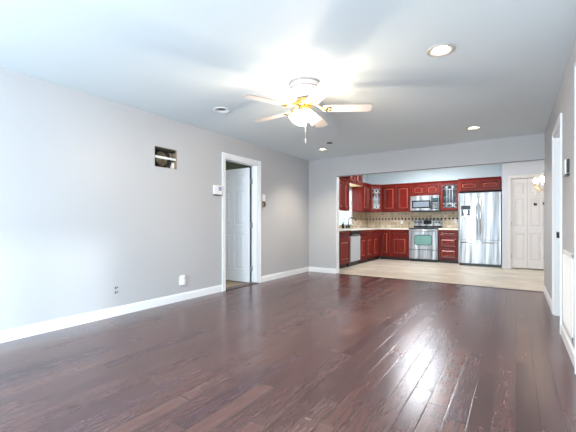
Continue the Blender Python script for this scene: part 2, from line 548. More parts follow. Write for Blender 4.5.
mb = MB(); base_profile(mb, 'y', YR, DY0 - 0.07, XL, 1); base_profile(mb, 'y', DY1 + 0.07, YB - 0.014, XL, 1)
struct('baseboard_left', mb, M['trim'])
mb = MB(); base_profile(mb, 'x', XL, OX0, YB, -1)
mb.box(OX0, OX0 + 0.012, YB, YB + 0.12, 0, 0.1)
struct('baseboard_back', mb, M['trim'])
mb = MB()
for a, b in ((YR, HD[0] - 0.06), (HD[1] + 0.06, RD[0] - 0.06), (RD[1] + 0.06, YB)): base_profile(mb, 'y', a, b, XR, -1)
struct('baseboard_right', mb, M['trim'])
# white corner bead on the left side of the kitchen opening, thin metal strip under its head
mb = MB(); mb.box(OX0, OX0 + 0.006, YB - 0.003, YB + 0.12, 0.0, OZ)
struct('trim_2', mb, M['trim'])
mb = MB(); mb.box(OX0, XR, YB - 0.002, YB + 0.012, OZ - 0.014, OZ)
struct('trim_3', mb, mat('head_strip_brown_grey', (0.20, 0.18, 0.17), 0.5))


def casing(mb, a0, a1, top, wall, sgn, w=0.07, t=0.018):
    w0, w1 = sorted((wall, wall + sgn * t)); v0, v1 = sorted((wall + sgn * 0.004, wall + sgn * (t + 0.006)))
    mb.bbox(w0, w1, a0 - w, a0, 0, top + w, 0.004); mb.bbox(w0, w1, a1, a1 + w, 0, top + w, 0.004); mb.bbox(w0, w1, a0, a1, top, top + w, 0.004)
    mb.box(v0, v1, a0 - w - 0.001, a0 - w + 0.018, 0, top + w - 0.018); mb.box(v0, v1, a1 + w - 0.018, a1 + w + 0.001, 0, top + w - 0.018); mb.box(v0, v1, a0 - w - 0.001, a1 + w + 0.001, top + w - 0.018, top + w + 0.001)


def jamb(mb, a0, a1, top, x0, x1, t=0.018):
    mb.box(x0, x1, a0, a0 + t, 0, top); mb.box(x0, x1, a1 - t, a1, 0, top); mb.box(x0, x1, a0, a1, top - t, top)


# ---- door 1: the open six panel door in the left wall
d1 = sthing('door_1')
mb = MB(); casing(mb, DY0, DY1, DZ, XL, 1); mb.build('door_casing', M['trim'], d1)
mb = MB(); jamb(mb, DY0, DY1, DZ, XL - 0.125, XL); mb.box(XL - 0.075, XL - 0.06, DY1 - 0.03, DY1 - 0.018, 0, DZ - 0.018); mb.box(XL - 0.075, XL - 0.06, DY0 + 0.018, DY0 + 0.03, 0, DZ - 0.018)
mb.build('door_jamb', M['trim'], d1)
mb = MB(); mb.box(XL - 0.12, XL + 0.01, DY0, DY1, 0, 0.012); mb.build('threshold', mat('threshold_grey_wood', (0.10, 0.08, 0.08), 0.4), d1)


def six_panel(parent, w, h, m, three=False, hinge_local=None, t=0.035):
    """slab with stiles and rails standing proud; each moulded panel is a part. x 0..w, y 0..t, faces -y and +y"""
    mb = MB(); st = 0.105 if not three else 0.05
    mb.box(0.01, w - 0.01, 0.012, t - 0.012, 0.01, h - 0.01)
    cols = [(st, w / 2 - 0.045), (w / 2 + 0.045, w - st)] if not three else [(st, w - st)]
    rows = [(0.22, 0.86), (1.02, 1.62), (1.72, h - 0.12)] if not three else [(0.18, 0.80), (0.95, 1.60), (1.70, h - 0.11)]
    for y0, y1 in ((0, 0.012), (t - 0.012, t)):
        mb.box(0, st, y0, y1, 0, h); mb.box(w - st, w, y0, y1, 0, h)
        if not three: mb.box(w / 2 - 0.045, w / 2 + 0.045, y0, y1, 0.1, h - 0.05)
        zz = [0] + [v for r in rows for v in r] + [h]
        for a, b in zip(zz[::2], zz[1::2]): mb.box(st, w - st, y0 + 0.0002, y1 - 0.0002, a, b)
    mb.box(0, 0.012, 0.0121, t - 0.0121, 0, h); mb.box(w - 0.012, w, 0.0121, t - 0.0121, 0, h)
    slab = mb.build('slab', m, parent)
    for a, b in cols:
        for c, d in rows:
            q = MB()
            for sg, y in ((-1, 0.012), (1, t - 0.012)):
                R = []
                for i, dy in ((0, 0.0), (0, 0.012), (0.006, 0.0005), (0.026, 0.0005), (0.046, 0.0095)):
                    R.append([(a + i, y + sg * dy, c + i), (b - i, y + sg * dy, c + i), (b - i, y + sg * dy, d - i), (a + i, y + sg * dy, d - i)])
                q.rings(R, True, False, True)
            q.build('panel', m, parent)
    return slab


leaf = bpy.data.objects.new('door_leaf', None); C.objects.link(leaf); leaf.parent = d1
# hinge edge at the far jamb on the side room side; leaf swings back into that room
leaf.location = (XL - 0.128, DY1 - 0.055, 0.012); leaf.rotation_euler = (0, 0, pi + radians(1.5))
# leaf local x runs away from the hinge (world -x); its face local +y looks back to the main room
six_panel(leaf, 0.76, 2.03, M['door'])
for z in (0.25, 1.02, 1.80):
    mb = MB(); mb.lathe([(0.007, -0.05), (0.007, 0.05)], (XL - 0.118, DY1 - 0.036, z), 10)
    mb.box(XL - 0.118, XL - 0.10, DY1 - 0.022, DY1 - 0.017, z - 0.045, z + 0.045)
    mb.box(XL - 0.135, XL - 0.115, DY1 - 0.057, DY1 - 0.054, z - 0.045, z + 0.045)
    mb.build('hinge', M['steel_hinge'], d1)

# ---- door 2: cased opening in the right wall
d2 = sthing('door_2')
mb = MB(); casing(mb, RD[0], RD[1], RD[2], XR, -1, 0.06, 0.012); mb.build('door_casing', M['trim'], d2)
mb = MB(); jamb(mb, RD[0], RD[1], RD[2], XR, XR + 0.125); mb.build('door_jamb', M['trim'], d2)
mb = MB(); mb.box(XR + 0.018, XR + 0.045, RD[1] - 0.021, RD[1] - 0.018, 0.89, 0.96); mb.build('strike_plate', M['bronze'], d2)
# ---- door 3: closed door at the right edge of the frame
d3 = sthing('door_3')
mb = MB(); casing(mb, HD[0], HD[1], HD[2], XR, -1, 0.065); mb.build('door_casing', M['trim'], d3)
mb = MB(); jamb(mb, HD[0], HD[1], HD[2], XR, XR + 0.12); mb.build('door_jamb', M['trim'], d3)
lf = bpy.data.objects.new('door_leaf', None); C.objects.link(lf); lf.parent = d3
lf.location = (XR + 0.075, HD[0] + 0.02, 0.01); lf.rotation_euler = (0, 0, pi / 2)
six_panel(lf, HD[1] - HD[0] - 0.04, 2.07, M['door'])
# ---- door 4: bifold pantry doors
d4 = sthing('door_4')
mb = MB()
for x0, x1, z0, z1 in ((-0.15, -0.09, 0, 2.17), (0.54, 0.60, 0, 2.17), (-0.09, 0.54, 2.11, 2.17)): mb.bbox(x0, x1, PY - 0.018, PY, z0, z1, 0.004)
mb.build('door_casing', M['pantry_door'], d4)
mb = MB(); mb.box(-0.09, -0.075, PY, PY + 0.1, 0, 2.11); mb.box(0.525, 0.54, PY, PY + 0.1, 0, 2.11); mb.box(-0.09, 0.54, PY, PY + 0.1, 2.095, 2.11)
mb.build('door_jamb', M['pantry_door'], d4)
for x in (-0.072, 0.227):
    lf = bpy.data.objects.new('door_leaf', None); C.objects.link(lf); lf.parent = d4
    lf.location = (x, PY + 0.012, 0.025)
    six_panel(lf, 0.295, 2.06, M['pantry_door'], True)
for z in (0.3, 1.05):
    mb = MB(); mb.lathe([(0.008, -0.04), (0.008, 0.04)], (0.530, PY + 0.002, z), 8); mb.build('hinge', M['steel_hinge'], d4)
    mb = MB(); mb.lathe([(0.008, -0.04), (0.008, 0.04)], (-0.082, PY + 0.002, z), 8); mb.build('hinge', M['steel_hinge'], d4)

# ---- windows
w1 = sthing('window_1')
mb = MB()
y0, y1, z0, z1 = KW
for a, b, c, d in ((y0 - 0.07, y0, z0 - 0.02, z1 + 0.07), (y1, y1 + 0.07, z0 - 0.02, z1 + 0.07), (y0 - 0.07, y1 + 0.07, z1, z1 + 0.07)): mb.bbox(KXL, KXL + 0.018, a, b, c, d, 0.004)
mb.box(KXL - 0.12, KXL, y0, y0 + 0.03, z0, z1); mb.box(KXL - 0.12, KXL, y1 - 0.03, y1, z0, z1); mb.box(KXL - 0.12, KXL, y0, y1, z1 - 0.03, z1)
mb.box(KXL - 0.09, KXL - 0.05, y0, y1, 1.50, 1.54); mb.box(KXL - 0.08, KXL - 0.06, (y0 + y1) / 2 - 0.012, (y0 + y1) / 2 + 0.012, z0, z1)
mb.build('window_frame', M['trim'], w1)
mb = MB(); mb.bbox(KXL - 0.12, KXL + 0.05, y0 - 0.08, y1 + 0.08, z0 - 0.03, z0, 0.005); mb.build('window_sill', M['trim'], w1)
mb = MB(); mb.box(KXL - 0.072, KXL - 0.068, y0 + 0.03, y1 - 0.03, z0, z1 - 0.03); mb.build('window_pane', M['pane'], w1)
w2 = sthing('window_2')
mb = MB()
for a, b, c, d in ((-1.7, -1.64, 0.8, 2.0), (-0.16, -0.1, 0.8, 2.0), (-0.93, -0.87, 0.8, 2.0), (-1.7, -0.1, 0.8, 0.86), (-1.7, -0.1, 1.94, 2.0)): mb.box(XR + 0.02, XR + 0.07, a, b, c, d)
mb.build('window_frame', M['trim'], w2)
mb = MB(); mb.box(XR + 0.042, XR + 0.046, -1.64, -0.16, 0.86, 1.94); mb.build('window_pane', M['pane'], w2)
w3 = sthing('window_3')
mb = MB()
for a, b, c, d in ((-3.0, -2.93, 0.05, 2.1), (-0.47, -0.4, 0.05, 2.1), (-1.74, -1.66, 0.05, 2.1), (-3.0, -0.4, 0.05, 0.12), (-3.0, -0.4, 2.03, 2.1)): mb.box(a, b, YR - 0.08, YR - 0.03, c, d)
mb.build('window_frame', M['trim'], w3)
mb = MB(); mb.box(-2.93, -0.47, YR - 0.058, YR - 0.054, 0.12, 2.03); mb.build('window_pane', M['pane'], w3)

# backsplash, as facing on the kitchen walls
mb = MB(); mb.box(KXL, -1.24, KYB - 0.012, KYB, 0.921, 1.41); mb.box(-1.24, -0.27, KYB - 0.006, KYB, 0.0, 0.9)
struct('wall_backsplash_back', mb, M['splash_back'])
mb = MB(); mb.box(KXL, KXL + 0.012, 7.1, KW[0] - 0.09, 0.921, 1.41); mb.box(KXL, KXL + 0.012, KW[1] + 0.09, KYB - 0.012, 0.921, 1.41); mb.box(KXL, KXL + 0.012, KW[0] - 0.09, KW[1] + 0.09, 0.921, KW[2] - 0.03)
struct('wall_backsplash_left', mb, M['splash_left'])

# ------------------------------------------------------------------ kitchen cabinets


def front(parent, kind, x0, x1, z0, z1, arch=0.0, frame=0.055):
    """door or drawer front hung on the cabinet face at y=0"""
    g = 0.009; x0 += g; x1 -= g; z0 += g; z1 -= g
    if kind == 'glass':
        mb = MB(); mb.frame(x0, x1, z0, z1, frame)
        d = mb.build('door', M['cherry'], parent)
        q = MB(); q.box(x0 + frame - 0.004, x1 - frame + 0.004, -0.011, -0.008, z0 + frame - 0.004, z1 - frame + 0.004); q.build('glass', M['cab_glass'], d)
        q = MB(); a, b, c, e = x0 + frame, x1 - frame, z0 + frame, z1 - frame; wx = b - a; hz = e - c; y = -0.016

        def st(p, r): q.tube([(a + u * wx, y, c + v * hz) for u, v in p], r, 6)
        for u in (0.3, 0.7): st([(u, 0), (u, 1)], 0.006)
        for v in (0.2, 0.8): st([(0, v), (1, v)], 0.006)
        for v0, v1 in ((0.0, 0.2), (0.8, 1.0)):
            st([(0.0, v0), (0.5, v1)], 0.006); st([(0.5, v1), (1.0, v0)], 0.006)
            st([(0.0, v1), (0.5, v0)], 0.006); st([(0.5, v0), (1.0, v1)], 0.006)
        st([(0.5, 0.2), (0.5, 0.8)], 0.004)
        q.build('lead_lattice', M['lead_white'], d)
        return d
    mb = MB(); mb.m(M['cherry_highlight']); mb.m(M['toe']); mb.m(M['cherry']); mb.panel(x0, x1, z0, z1, arch, frame if kind == 'door' else 0.032)
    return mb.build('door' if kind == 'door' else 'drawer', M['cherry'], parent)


def cabinet(name, label, loc, rz, w, h, d, fronts, toe=False, crown=False, open_body=False, group=None, under=None):
    """local frame: x along the wall, face at y=0 looking to -y, back at y=d, z from 0"""
    t = thing(name, label, 'cabinet', loc, rz, group)
    mb = MB(); zb = 0.10 if toe else 0.0
    if open_body:
        s = 0.018
        mb.box(0, s, 0, d, zb, h); mb.box(w - s, w, 0, d, zb, h); mb.box(s, w - s, 0, d, zb, zb + s); mb.box(s, w - s, 0, d, h - s, h); mb.box(s, w - s, d - s, d, zb + s, h - s)
        mb.box(0.0, 0.03, -0.001, 0.02, zb, h); mb.box(w - 0.03, w, -0.001, 0.02, zb, h)
    else:
        mb.box(0, w, 0, d, zb, h)
    mb.build('body', M['cherry'], t)
    if open_body:
        q = MB(); q.box(0.018, w - 0.018, 0.03, d - 0.02, zb + (h - zb) / 2 - 0.009, zb + (h - zb) / 2 + 0.009); q.build('shelf', M['cab_in'], t)
        q = MB(); q.box(0.018, w - 0.018, d - 0.022, d - 0.0185, zb + 0.018, h - 0.018); q.build('back_panel', M['cab_in'], t)
    if toe:
        q = MB(); q.box(0, w, 0.07, d, 0, 0.10); q.build('toe_kick', M['toe'], t)
    if crown:
        q = MB()
        prof = [(0.0, h - 0.02), (-0.022, h - 0.02), (-0.026, h - 0.005), (-0.04, h + 0.02), (-0.055, h + 0.03), (-0.055, h + 0.04), (0.0, h + 0.04)]
        q.rings([[(x, y, z) for y, z in prof] for x in (0, w)], True, True, True)
        q.build('crown_moulding', M['cherry'], t)
    if under:
        q = MB(); q.box(0.0, w, 0.0, d, -0.006, -0.0005); q.build('underside', under, t)
    for f in fronts: front(t, *f)
    return t


R90 = pi / 2
BZ = 0.88
BX = -3.34                       # face of the left run
# left run, facing +x : local x -> +Y, local y -> -X
bd = BX - KXL - 0.001
cabinet('base_cabinet', 'red cherry base cabinet with drawer over door at near end of left run, beside dishwasher', (BX, 7.10, 0), R90, 0.62, BZ, bd,
        [('drawer', 0.02, 0.60, 0.71, 0.86), ('door', 0.02, 0.60, 0.12, 0.70)], toe=True)
cabinet('sink_base_cabinet', 'red cherry sink base cabinet with two doors, right of dishwasher below the window', (BX, 8.36, 0), R90, 0.93, BZ - 0.001, bd,
        [('drawer', 0.01, 0.465, 0.71, 0.86), ('drawer', 0.465, 0.92, 0.71, 0.86), ('door', 0.01, 0.465, 0.12, 0.70), ('door', 0.465, 0.92, 0.12, 0.70)], toe=True)
cabinet('base_cabinet', 'narrow red cherry base cabinet with drawer over door, last of left run at the corner', (BX, 9.292, 0), R90, 0.60, BZ, bd,
        [('drawer', 0.02, 0.49, 0.71, 0.86), ('door', 0.02, 0.49, 0.12, 0.70)], toe=True)
# back run, facing -y
BY = 9.90
cabinet('corner_base_cabinet', 'red cherry corner base cabinet with one tall narrow door and no drawer', (BX + 0.002, BY, 0), 0, 0.32, BZ, KYB - BY - 0.008,
        [('door', 0.03, 0.31, 0.12, 0.86)], toe=True)
cabinet('base_cabinet', 'red cherry base cabinet with drawer over one wide door, directly left of the stove', (-3.016, BY, 0), 0, 0.515, BZ, KYB - BY - 0.008,
        [('drawer', 0.01, 0.505, 0.71, 0.86), ('door', 0.01, 0.505, 0.12, 0.70)], toe=True)
cabinet('drawer_cabinet', 'red cherry base cabinet with three drawers between stove and refrigerator', (-1.725, BY, 0), 0, 0.47, BZ, KYB - BY - 0.008,
        [('drawer', 0.01, 0.46, 0.70, 0.86), ('drawer', 0.01, 0.46, 0.41, 0.69), ('drawer', 0.01, 0.46, 0.12, 0.40)], toe=True)
# uppers
UZ, UH, UD = 1.40, 0.78, 0.33
UX = KXL + UD
UY = KYB - UD
cabinet('upper_cabinet', 'red cherry wall cabinet with two arched doors at near end, left of kitchen window', (UX, 7.68, UZ - 0.02), R90, 0.70, UH - 0.02, UD - 0.001,
        [('door', 0.01, 0.35, 0.01, 0.745, 0.05), ('door', 0.35, 0.69, 0.01, 0.745, 0.05)], crown=True)
cabinet('bridge_cabinet', 'short red cherry cabinet with two doors mounted high above the kitchen window', (UX, 8.385, 2.12), R90, 0.92, 0.38, UD - 0.001,
        [('door', 0.01, 0.46, 0.01, 0.37, 0.0, 0.045), ('door', 0.46, 0.91, 0.01, 0.37, 0.0, 0.045)], crown=False, under=M['cab_under'])
cabinet('upper_cabinet', 'red cherry wall cabinet with one door and visible side panel, right of kitchen window', (UX, 9.31, UZ), R90, 0.60, UH, UD - 0.001,
        [('door', 0.02, 0.30, 0.01, 0.77, 0.0), ('door', 0.30, 0.58, 0.01, 0.77, 0.0)], crown=True)
# diagonal corner cabinet: pentagon body, glass door set at 45 degrees
a0 = (UX, 9.915); a1 = (-3.36, UY)
ang = math.atan2(a1[1] - a0[1], a1[0] - a0[0]); dw = math.hypot(a1[0] - a0[0], a1[1] - a0[1])
t = thing('corner_glass_cabinet', 'red cherry diagonal corner wall cabinet with leaded glass door', 'cabinet', (a0[0], a0[1], UZ), ang)
ca, sa = cos(-ang), sin(-ang)


def loc2(px, py):
    dx, dy = px - a0[0], py - a0[1]
    return (dx * ca - dy * sa, dx * sa + dy * ca)


pent = [loc2(*p) for p in (a0, a1, (a1[0], KYB - 0.002), (KXL + 0.002, KYB - 0.002), (KXL + 0.002, a0[1]))]
mb = MB()
for z0_, z1_ in ((0, 0.018), (UH - 0.018, UH)):
    mb.rings([[(x, y, z) for x, y in pent] for z in (z0_, z1_)], True, True, True)
for i in (1, 2, 3, 4):
    p, q_ = Vector(pent[i]), Vector(pent[(i + 1) % 5]); n_ = Vector((-(q_ - p).y, (q_ - p).x)).normalized() * 0.015
    mb.rings([[(p.x, p.y, z), (q_.x, q_.y, z), (q_.x + n_.x, q_.y + n_.y, z), (p.x + n_.x, p.y + n_.y, z)] for z in (0.018, UH - 0.018)], True, True, True)
mb.build('body', M['cherry'], t)
front(t, 'glass', 0.005, dw - 0.005, 0.01, UH - 0.01, 0.0, 0.07)
q = MB(); prof = [(0.0, UH - 0.02), (-0.022, UH - 0.02), (-0.026, UH - 0.005), (-0.04, UH + 0.02), (-0.055, UH + 0.03), (-0.055, UH + 0.04), (0.0, UH + 0.04)]
q.rings([[(x, y, z) for y, z in prof] for x in (0, dw)], True, True, True); q.build('crown_moulding', M['cherry'], t)
q = MB(); q.box(0.06, dw - 0.06, 0.12, 0.30, UH / 2 - 0.009, UH / 2 + 0.009); q.build('shelf', M['cab_in'], t)

cabinet('upper_cabinet', 'red cherry two-door wall cabinet on the back wall, left of the microwave', (-3.355, UY, UZ), 0, 0.848, UH, UD - 0.001,
        [('door', 0.01, 0.424, 0.01, 0.77), ('door', 0.424, 0.838, 0.01, 0.77)], crown=True)
cabinet('upper_cabinet', 'short red cherry wall cabinet with two arched doors directly above the microwave', (-2.505, UY, 1.835), 0, 0.765, UZ + UH - 1.835, UD - 0.001,
        [('door', 0.01, 0.382, 0.01, 0.335, 0.035, 0.045), ('door', 0.382, 0.755, 0.01, 0.335, 0.035, 0.045)], crown=True)
cabinet('glass_door_cabinet', 'red cherry wall cabinet with one leaded glass door, right of the microwave', (-1.738, UY, UZ), 0, 0.488, UH, UD - 0.001,
        [('glass', 0.005, 0.483, 0.01, 0.77, 0, 0.06)], crown=True, open_body=True)
cabinet('over_fridge_cabinet', 'short wide red cherry cabinet with two doors above the refrigerator', (-1.248, 9.93, 1.885), 0, 0.955, 0.285, KYB - 9.93 - 0.001,
        [('door', 0.01, 0.477, 0.01, 0.275, 0.02, 0.045), ('door', 0.477, 0.945, 0.01, 0.275, 0.02, 0.045)], crown=True)

# worktops
sx0, sx1, sy0, sy1 = -3.86, -3.42, 8.46, 9.20
CT0, CT1 = BZ + 0.001, 0.921
mb = MB()
pts = [(KXL + 0.001, 7.08), (BX + 0.03, 7.08), (BX + 0.03, BY - 0.03), (-2.503, BY - 0.03), (-2.503, KYB - 0.013), (KXL + 0.001, KYB - 0.013)]
bm = mb.bm
vs = [bm.verts.new((x, y, CT0)) for x, y in pts]; es = [bm.edges.new((vs[i], vs[(i + 1) % 6])) for i in range(6)]
vs = [bm.verts.new((x, y, CT0)) for x, y in ((sx0, sy0), (sx1, sy0), (sx1, sy1), (sx0, sy1))]; es += [bm.edges.new((vs[i], vs[(i + 1) % 4])) for i in range(4)]
bmesh.ops.triangle_fill(bm, use_beauty=True, edges=es)
r = bmesh.ops.extrude_face_region(bm, geom=bm.faces[:]); bmesh.ops.translate(bm, vec=(0, 0, CT1 - CT0), verts=[g for g in r['geom'] if isinstance(g, bmesh.types.BMVert)])
tag(mb.build('worktop', M['granite']), 'L-shaped pale granite worktop along left wall and corner to the stove', 'worktop')
mb = MB(); mb.bbox(-1.727, -1.24, BY - 0.03, KYB - 0.013, CT0, CT1, 0.004)
tag(mb.build('worktop', M['granite']), 'short pale granite worktop piece on three-drawer cabinet between stove and refrigerator', 'worktop')
mb = MB(); zb = 0.74
mb.box(sx0 + 0.004, sx1 - 0.004, sy0 + 0.004, sy1 - 0.004, 0.885, 0.888)
q = MB()
R = []
for i, z in ((0.004, 0.920), (0.008, 0.919), (0.02, 0.90), (0.03, 0.886)):
    R.append([(sx0 + i, sy0 + i, z), (sx1 - i, sy0 + i, z), (sx1 - i, sy1 - i, z), (sx0 + i, sy1 - i, z)])
q.rings(R, True, False, True); mb.bm.free()
tag(q.build('sink', M['steel']), 'shallow stainless sink basin set in worktop under the kitchen window', 'sink')

# dishwasher between the two left cabinets
t = thing('dishwasher', 'stainless dishwasher with black control strip in left run of cabinets', 'dishwasher', (BX + 0.005, 7.735, 0), R90)
mb = MB(); mb.box(0.002, 0.606, 0.03, 0.6, 0.10, 0.875); mb.build('body', M['black'], t)
mb = MB(); mb.bbox(0.006, 0.602, -0.02, 0.03, 0.12, 0.745, 0.006); mb.build('door', mat('dishwasher_satin_steel', (0.60, 0.62, 0.64), 0.45, 0.35), t)
mb = MB(); mb.bbox(0.006, 0.602, -0.024, 0.03, 0.75, 0.87, 0.006); cp = mb.build('control_panel', M['blackglass'], t)
mb = MB(); mb.tube([(0.10, -0.024, 0.77), (0.10, -0.045, 0.78), (0.50, -0.045, 0.78), (0.50, -0.024, 0.77)], 0.008); mb.build('handle', M['steel'], cp)
mb = MB(); mb.box(0.01, 0.598, 0.05, 0.5, 0, 0.10); mb.build('toe_kick', M['black'], t)

# stove
t = thing('stove', 'freestanding stainless electric range with black cooktop', 'stove', (-2.492, 9.86, 0))
W = 0.757
mb = MB(); mb.box(0, W, 0.04, 0.655, 0.06, 0.905); mb.build('body', M['black'], t)
mb = MB(); mb.bbox(0, W, -0.01, 0.62, 0.905, 0.925, 0.005); ct = mb.build('cooktop', M['blackglass'], t)
for bx_, by_, br in ((0.2, 0.17, 0.1), (0.56, 0.17, 0.08), (0.2, 0.45, 0.08), (0.56, 0.45, 0.1)):
    q = MB(); q.lathe([(br, 0.0), (br, 0.001), (br - 0.006, 0.001), (br - 0.006, 0.0)], (bx_, by_, 0.9255), 28); q.build('burner_ring', M['purple'], ct)
mb = MB(); mb.bbox(0.003, W - 0.003, 0.0, 0.045, 0.335, 0.895, 0.008); od = mb.build('oven_door', M['steel'], t)
# oven window: rounded, slightly bulging outline
q = MB()


def owin(i, y):
    pts_ = []
    for k in range(32):
        a = 2 * pi * k / 32; ex = 0.38
        cx_, cz_ = cos(a), sin(a)
        x = (abs(cx_) ** ex) * (1 if cx_ > 0 else -1); z = (abs(cz_) ** ex) * (1 if cz_ > 0 else -1)
        pts_.append((W / 2 + x * (0.235 - i), y, 0.60 + z * (0.145 - i)))
    return pts_


q.rings([owin(0, 0.001), owin(0, -0.006), owin(0.012, -0.007), owin(0.014, -0.003)], True, True, True)
q.build('window_bezel', M['blackglass'], od)
q = MB(); q.rings([owin(0.016, -0.003), owin(0.016, -0.005)], True, True, True); q.build('oven_window', M['oven_glass'], od)
q = MB(); q.tube([(0.07, 0.0, 0.845), (0.07, -0.045, 0.85), (W - 0.07, -0.045, 0.85), (W - 0.07, 0.0, 0.845)], 0.012); q.build('handle', M['steel'], od)
mb = MB(); mb.bbox(0.003, W - 0.003, 0.0, 0.045, 0.075, 0.325, 0.008); mb.build('drawer', M['steel'], t)
mb = MB(); mb.box(0.02, W - 0.02, 0.06, 0.6, 0.0, 0.06); mb.build('toe_kick', M['black'], t)
mb = MB(); mb.rings([[(x, 0.55, 0.925), (x, 0.56, 0.99), (x, 0.585, 1.15), (x, 0.60, 1.165), (x, 0.64, 1.165), (x, 0.645, 0.925)] for x in (0.0, W)], True, True, True)
bp = mb.build('control_backguard', M['steel'], t)
q = MB(); q.rings([[(x, 0.549, 0.93), (x, 0.5555, 0.985), (x, 0.562, 0.985), (x, 0.56, 0.93)] for x in (0.0, W)], True, True, True); q.build('lower_band', M['blackglass'], bp)
q = MB(); q.rings([[(x, 0.5615, 1.035), (x, 0.579, 1.14), (x, 0.586, 1.14), (x, 0.570, 1.035)] for x in (0.27, 0.49)], True, True, True); q.build('display', M['blackglass'], bp)
for x in (0.06, 0.135, 0.21, 0.545, 0.62, 0.695):
    q = MB(); q.lathe([(0.024, 0.0), (0.022, -0.022), (0.014, -0.026)], (x, 0.572, 1.085), 16, 'y'); q.box(x - 0.003, x + 0.003, 0.540, 0.55, 1.068, 1.102); q.build('knob', M['black'], bp)

# microwave
t = thing('microwave', 'stainless over-the-range microwave hung under short cabinets above the stove', 'microwave', (-2.5, 10.10, 1.395))
mb = MB(); mb.box(0, 0.757, 0.02, 0.41, 0.0, 0.435); mb.build('body', M['steel'], t)
mb = MB(); mb.bbox(0.0, 0.575, -0.02, 0.02, 0.02, 0.435, 0.006); dr = mb.build('door', M['steel'], t)
q = MB(); q.bbox(0.035, 0.535, -0.024, -0.018, 0.085, 0.305, 0.002); q.build('window_bezel', M['blackglass'], dr)
q = MB(); q.bbox(0.075, 0.495, -0.0265, -0.0235, 0.12, 0.27, 0.001); q.build('window', M['mw_glass'], dr)
q = MB(); q.tube([(0.553, -0.02, 0.06), (0.553, -0.05, 0.08), (0.553, -0.055, 0.22), (0.553, -0.05, 0.36), (0.553, -0.02, 0.38)], 0.012); q.build('handle', M['steel'], dr)
mb = MB(); mb.bbox(0.578, 0.757, -0.02, 0.02, 0.02, 0.435, 0.006); cp = mb.build('control_panel', M['steel'], t)
q = MB(); q.bbox(0.592, 0.74, -0.023, -0.018, 0.06, 0.36, 0.002); q.build('keypad', M['blackglass'], cp)
q = MB()
for i in range(4):
    for j in range(5): q.box(0.606 + i * 0.032, 0.630 + i * 0.032, -0.0245, -0.0228, 0.08 + j * 0.036, 0.104 + j * 0.036)
q.build('keys', M['purple'], cp)
q = MB(); q.box(0.606, 0.726, -0.0245, -0.0228, 0.29, 0.335); q.build('display', mat('microwave_display', (0.03, 0.12, 0.13), 0.1), cp)
mb = MB(); mb.box(0.01, 0.747, 0.0, 0.39, -0.012, 0.0); mb.box(0.0, 0.757, -0.018, 0.02, 0.0, 0.018); mb.build('bottom_grille', M['black'], t)

# refrigerator
t = thing('refrigerator', 'stainless French-door refrigerator with ice dispenser and bottom freezer drawer', 'refrigerator', (-1.205, 9.58, 0))
W = 0.913
mb = MB(); mb.box(0.004, W - 0.004, 0.075, 0.86, 0.05, 1.80); mb.build('body', mat('fridge_side_grey', (0.16, 0.15, 0.16), 0.4, 0.3), t)
mb = MB(); mb.box(0.02, W - 0.02, 0.05, 0.8, 0.0, 0.06); mb.build('toe_grille', M['black'], t)


def bowed(mb, x0, x1, z0, z1, bow=0.012):
    n = 10; R = []
    for i in range(n + 1):
        f = i / n; x = x0 + (x1 - x0) * f; y = -bow * sin(pi * f) ** 0.6
        R.append([(x, y, z0), (x, y, z1), (x, 0.07, z1), (x, 0.07, z0)])
    mb.rings(R, True, True, True, False)


mb = MB(); bowed(mb, 0, W / 2 - 0.003, 0.655, 1.81); ld = mb.build('door', M['steel'], t)
mb = MB(); bowed(mb, W / 2 + 0.003, W, 0.655, 1.81); rd = mb.build('door', M['steel'], t)
mb = MB(); bowed(mb, 0, W, 0.07, 0.645); fd = mb.build('freezer_drawer', M['steel'], t)
for dd, x in ((ld, W / 2 - 0.035), (rd, W / 2 + 0.035)):
    q = MB(); q.tube([(x, 0.0, 0.80), (x, -0.045, 0.83), (x, -0.062, 1.25), (x, -0.045, 1.67), (x, 0.0, 1.70)], [0.012, 0.013, 0.014, 0.013, 0.012]); q.build('handle', M['chrome'], dd)
q = MB(); q.tube([(0.06, 0.0, 0.585), (0.09, -0.05, 0.585), (W / 2, -0.068, 0.585), (W - 0.09, -0.05, 0.585), (W - 0.06, 0.0, 0.585)], 0.013); q.build('handle', M['chrome'], fd)
q = MB(); q.bbox(0.055, 0.275, -0.017, -0.004, 1.22, 1.52, 0.004); dp = q.build('ice_dispenser', M['steel'], ld)
q = MB(); q.box(0.06, 0.27, -0.019, -0.0165, 1.40, 1.50); q.build('dispenser_display', M['blackglass'], ld)
q = MB(); q.box(0.07, 0.26, -0.0185, -0.0165, 1.23, 1.39); q.build('dispenser_recess', M['black'], ld)
q = MB(); q.box(0.125, 0.205, -0.026, -0.018, 1.30, 1.385); q.box(0.145, 0.185, -0.03, -0.018, 1.25, 1.31); q.box(0.08, 0.25, -0.03, -0.017, 1.225, 1.236); q.build('dispenser_paddle', M['chrome'], ld)

# faucet and soap pumps at the sink
t = thing('faucet', 'dark bridge faucet with arched spout and two lever handles behind the sink', 'faucet', (-3.90, 8.90, CT1), 0)
mb = MB(); mb.lathe([(0.03, 0), (0.03, 0.01), (0.018, 0.02), (0.016, 0.12)], n=14); mb.tube([(0, -0.12, 0.06), (0, 0.12, 0.06)], 0.012); mb.build('bridge', M['bronze'], t)
mb = MB(); mb.tube([(0, 0, 0.10), (0, 0, 0.22), (0.03, 0.03, 0.28), (0.09, 0.09, 0.30), (0.15, 0.14, 0.27), (0.17, 0.16, 0.20)], 0.016, 10); mb.build('spout', M['bronze'], t)
for s_ in (-1, 1):
    mb = MB(); mb.lathe([(0.022, 0), (0.022, 0.01), (0.014, 0.02), (0.016, 0.08), (0.008, 0.09)], (0, s_ * 0.12, 0), 12); mb.tube([(0, s_ * 0.12, 0.085), (0.0, s_ * 0.17, 0.115)], 0.007); mb.build('lever_handle', M['bronze'], t)
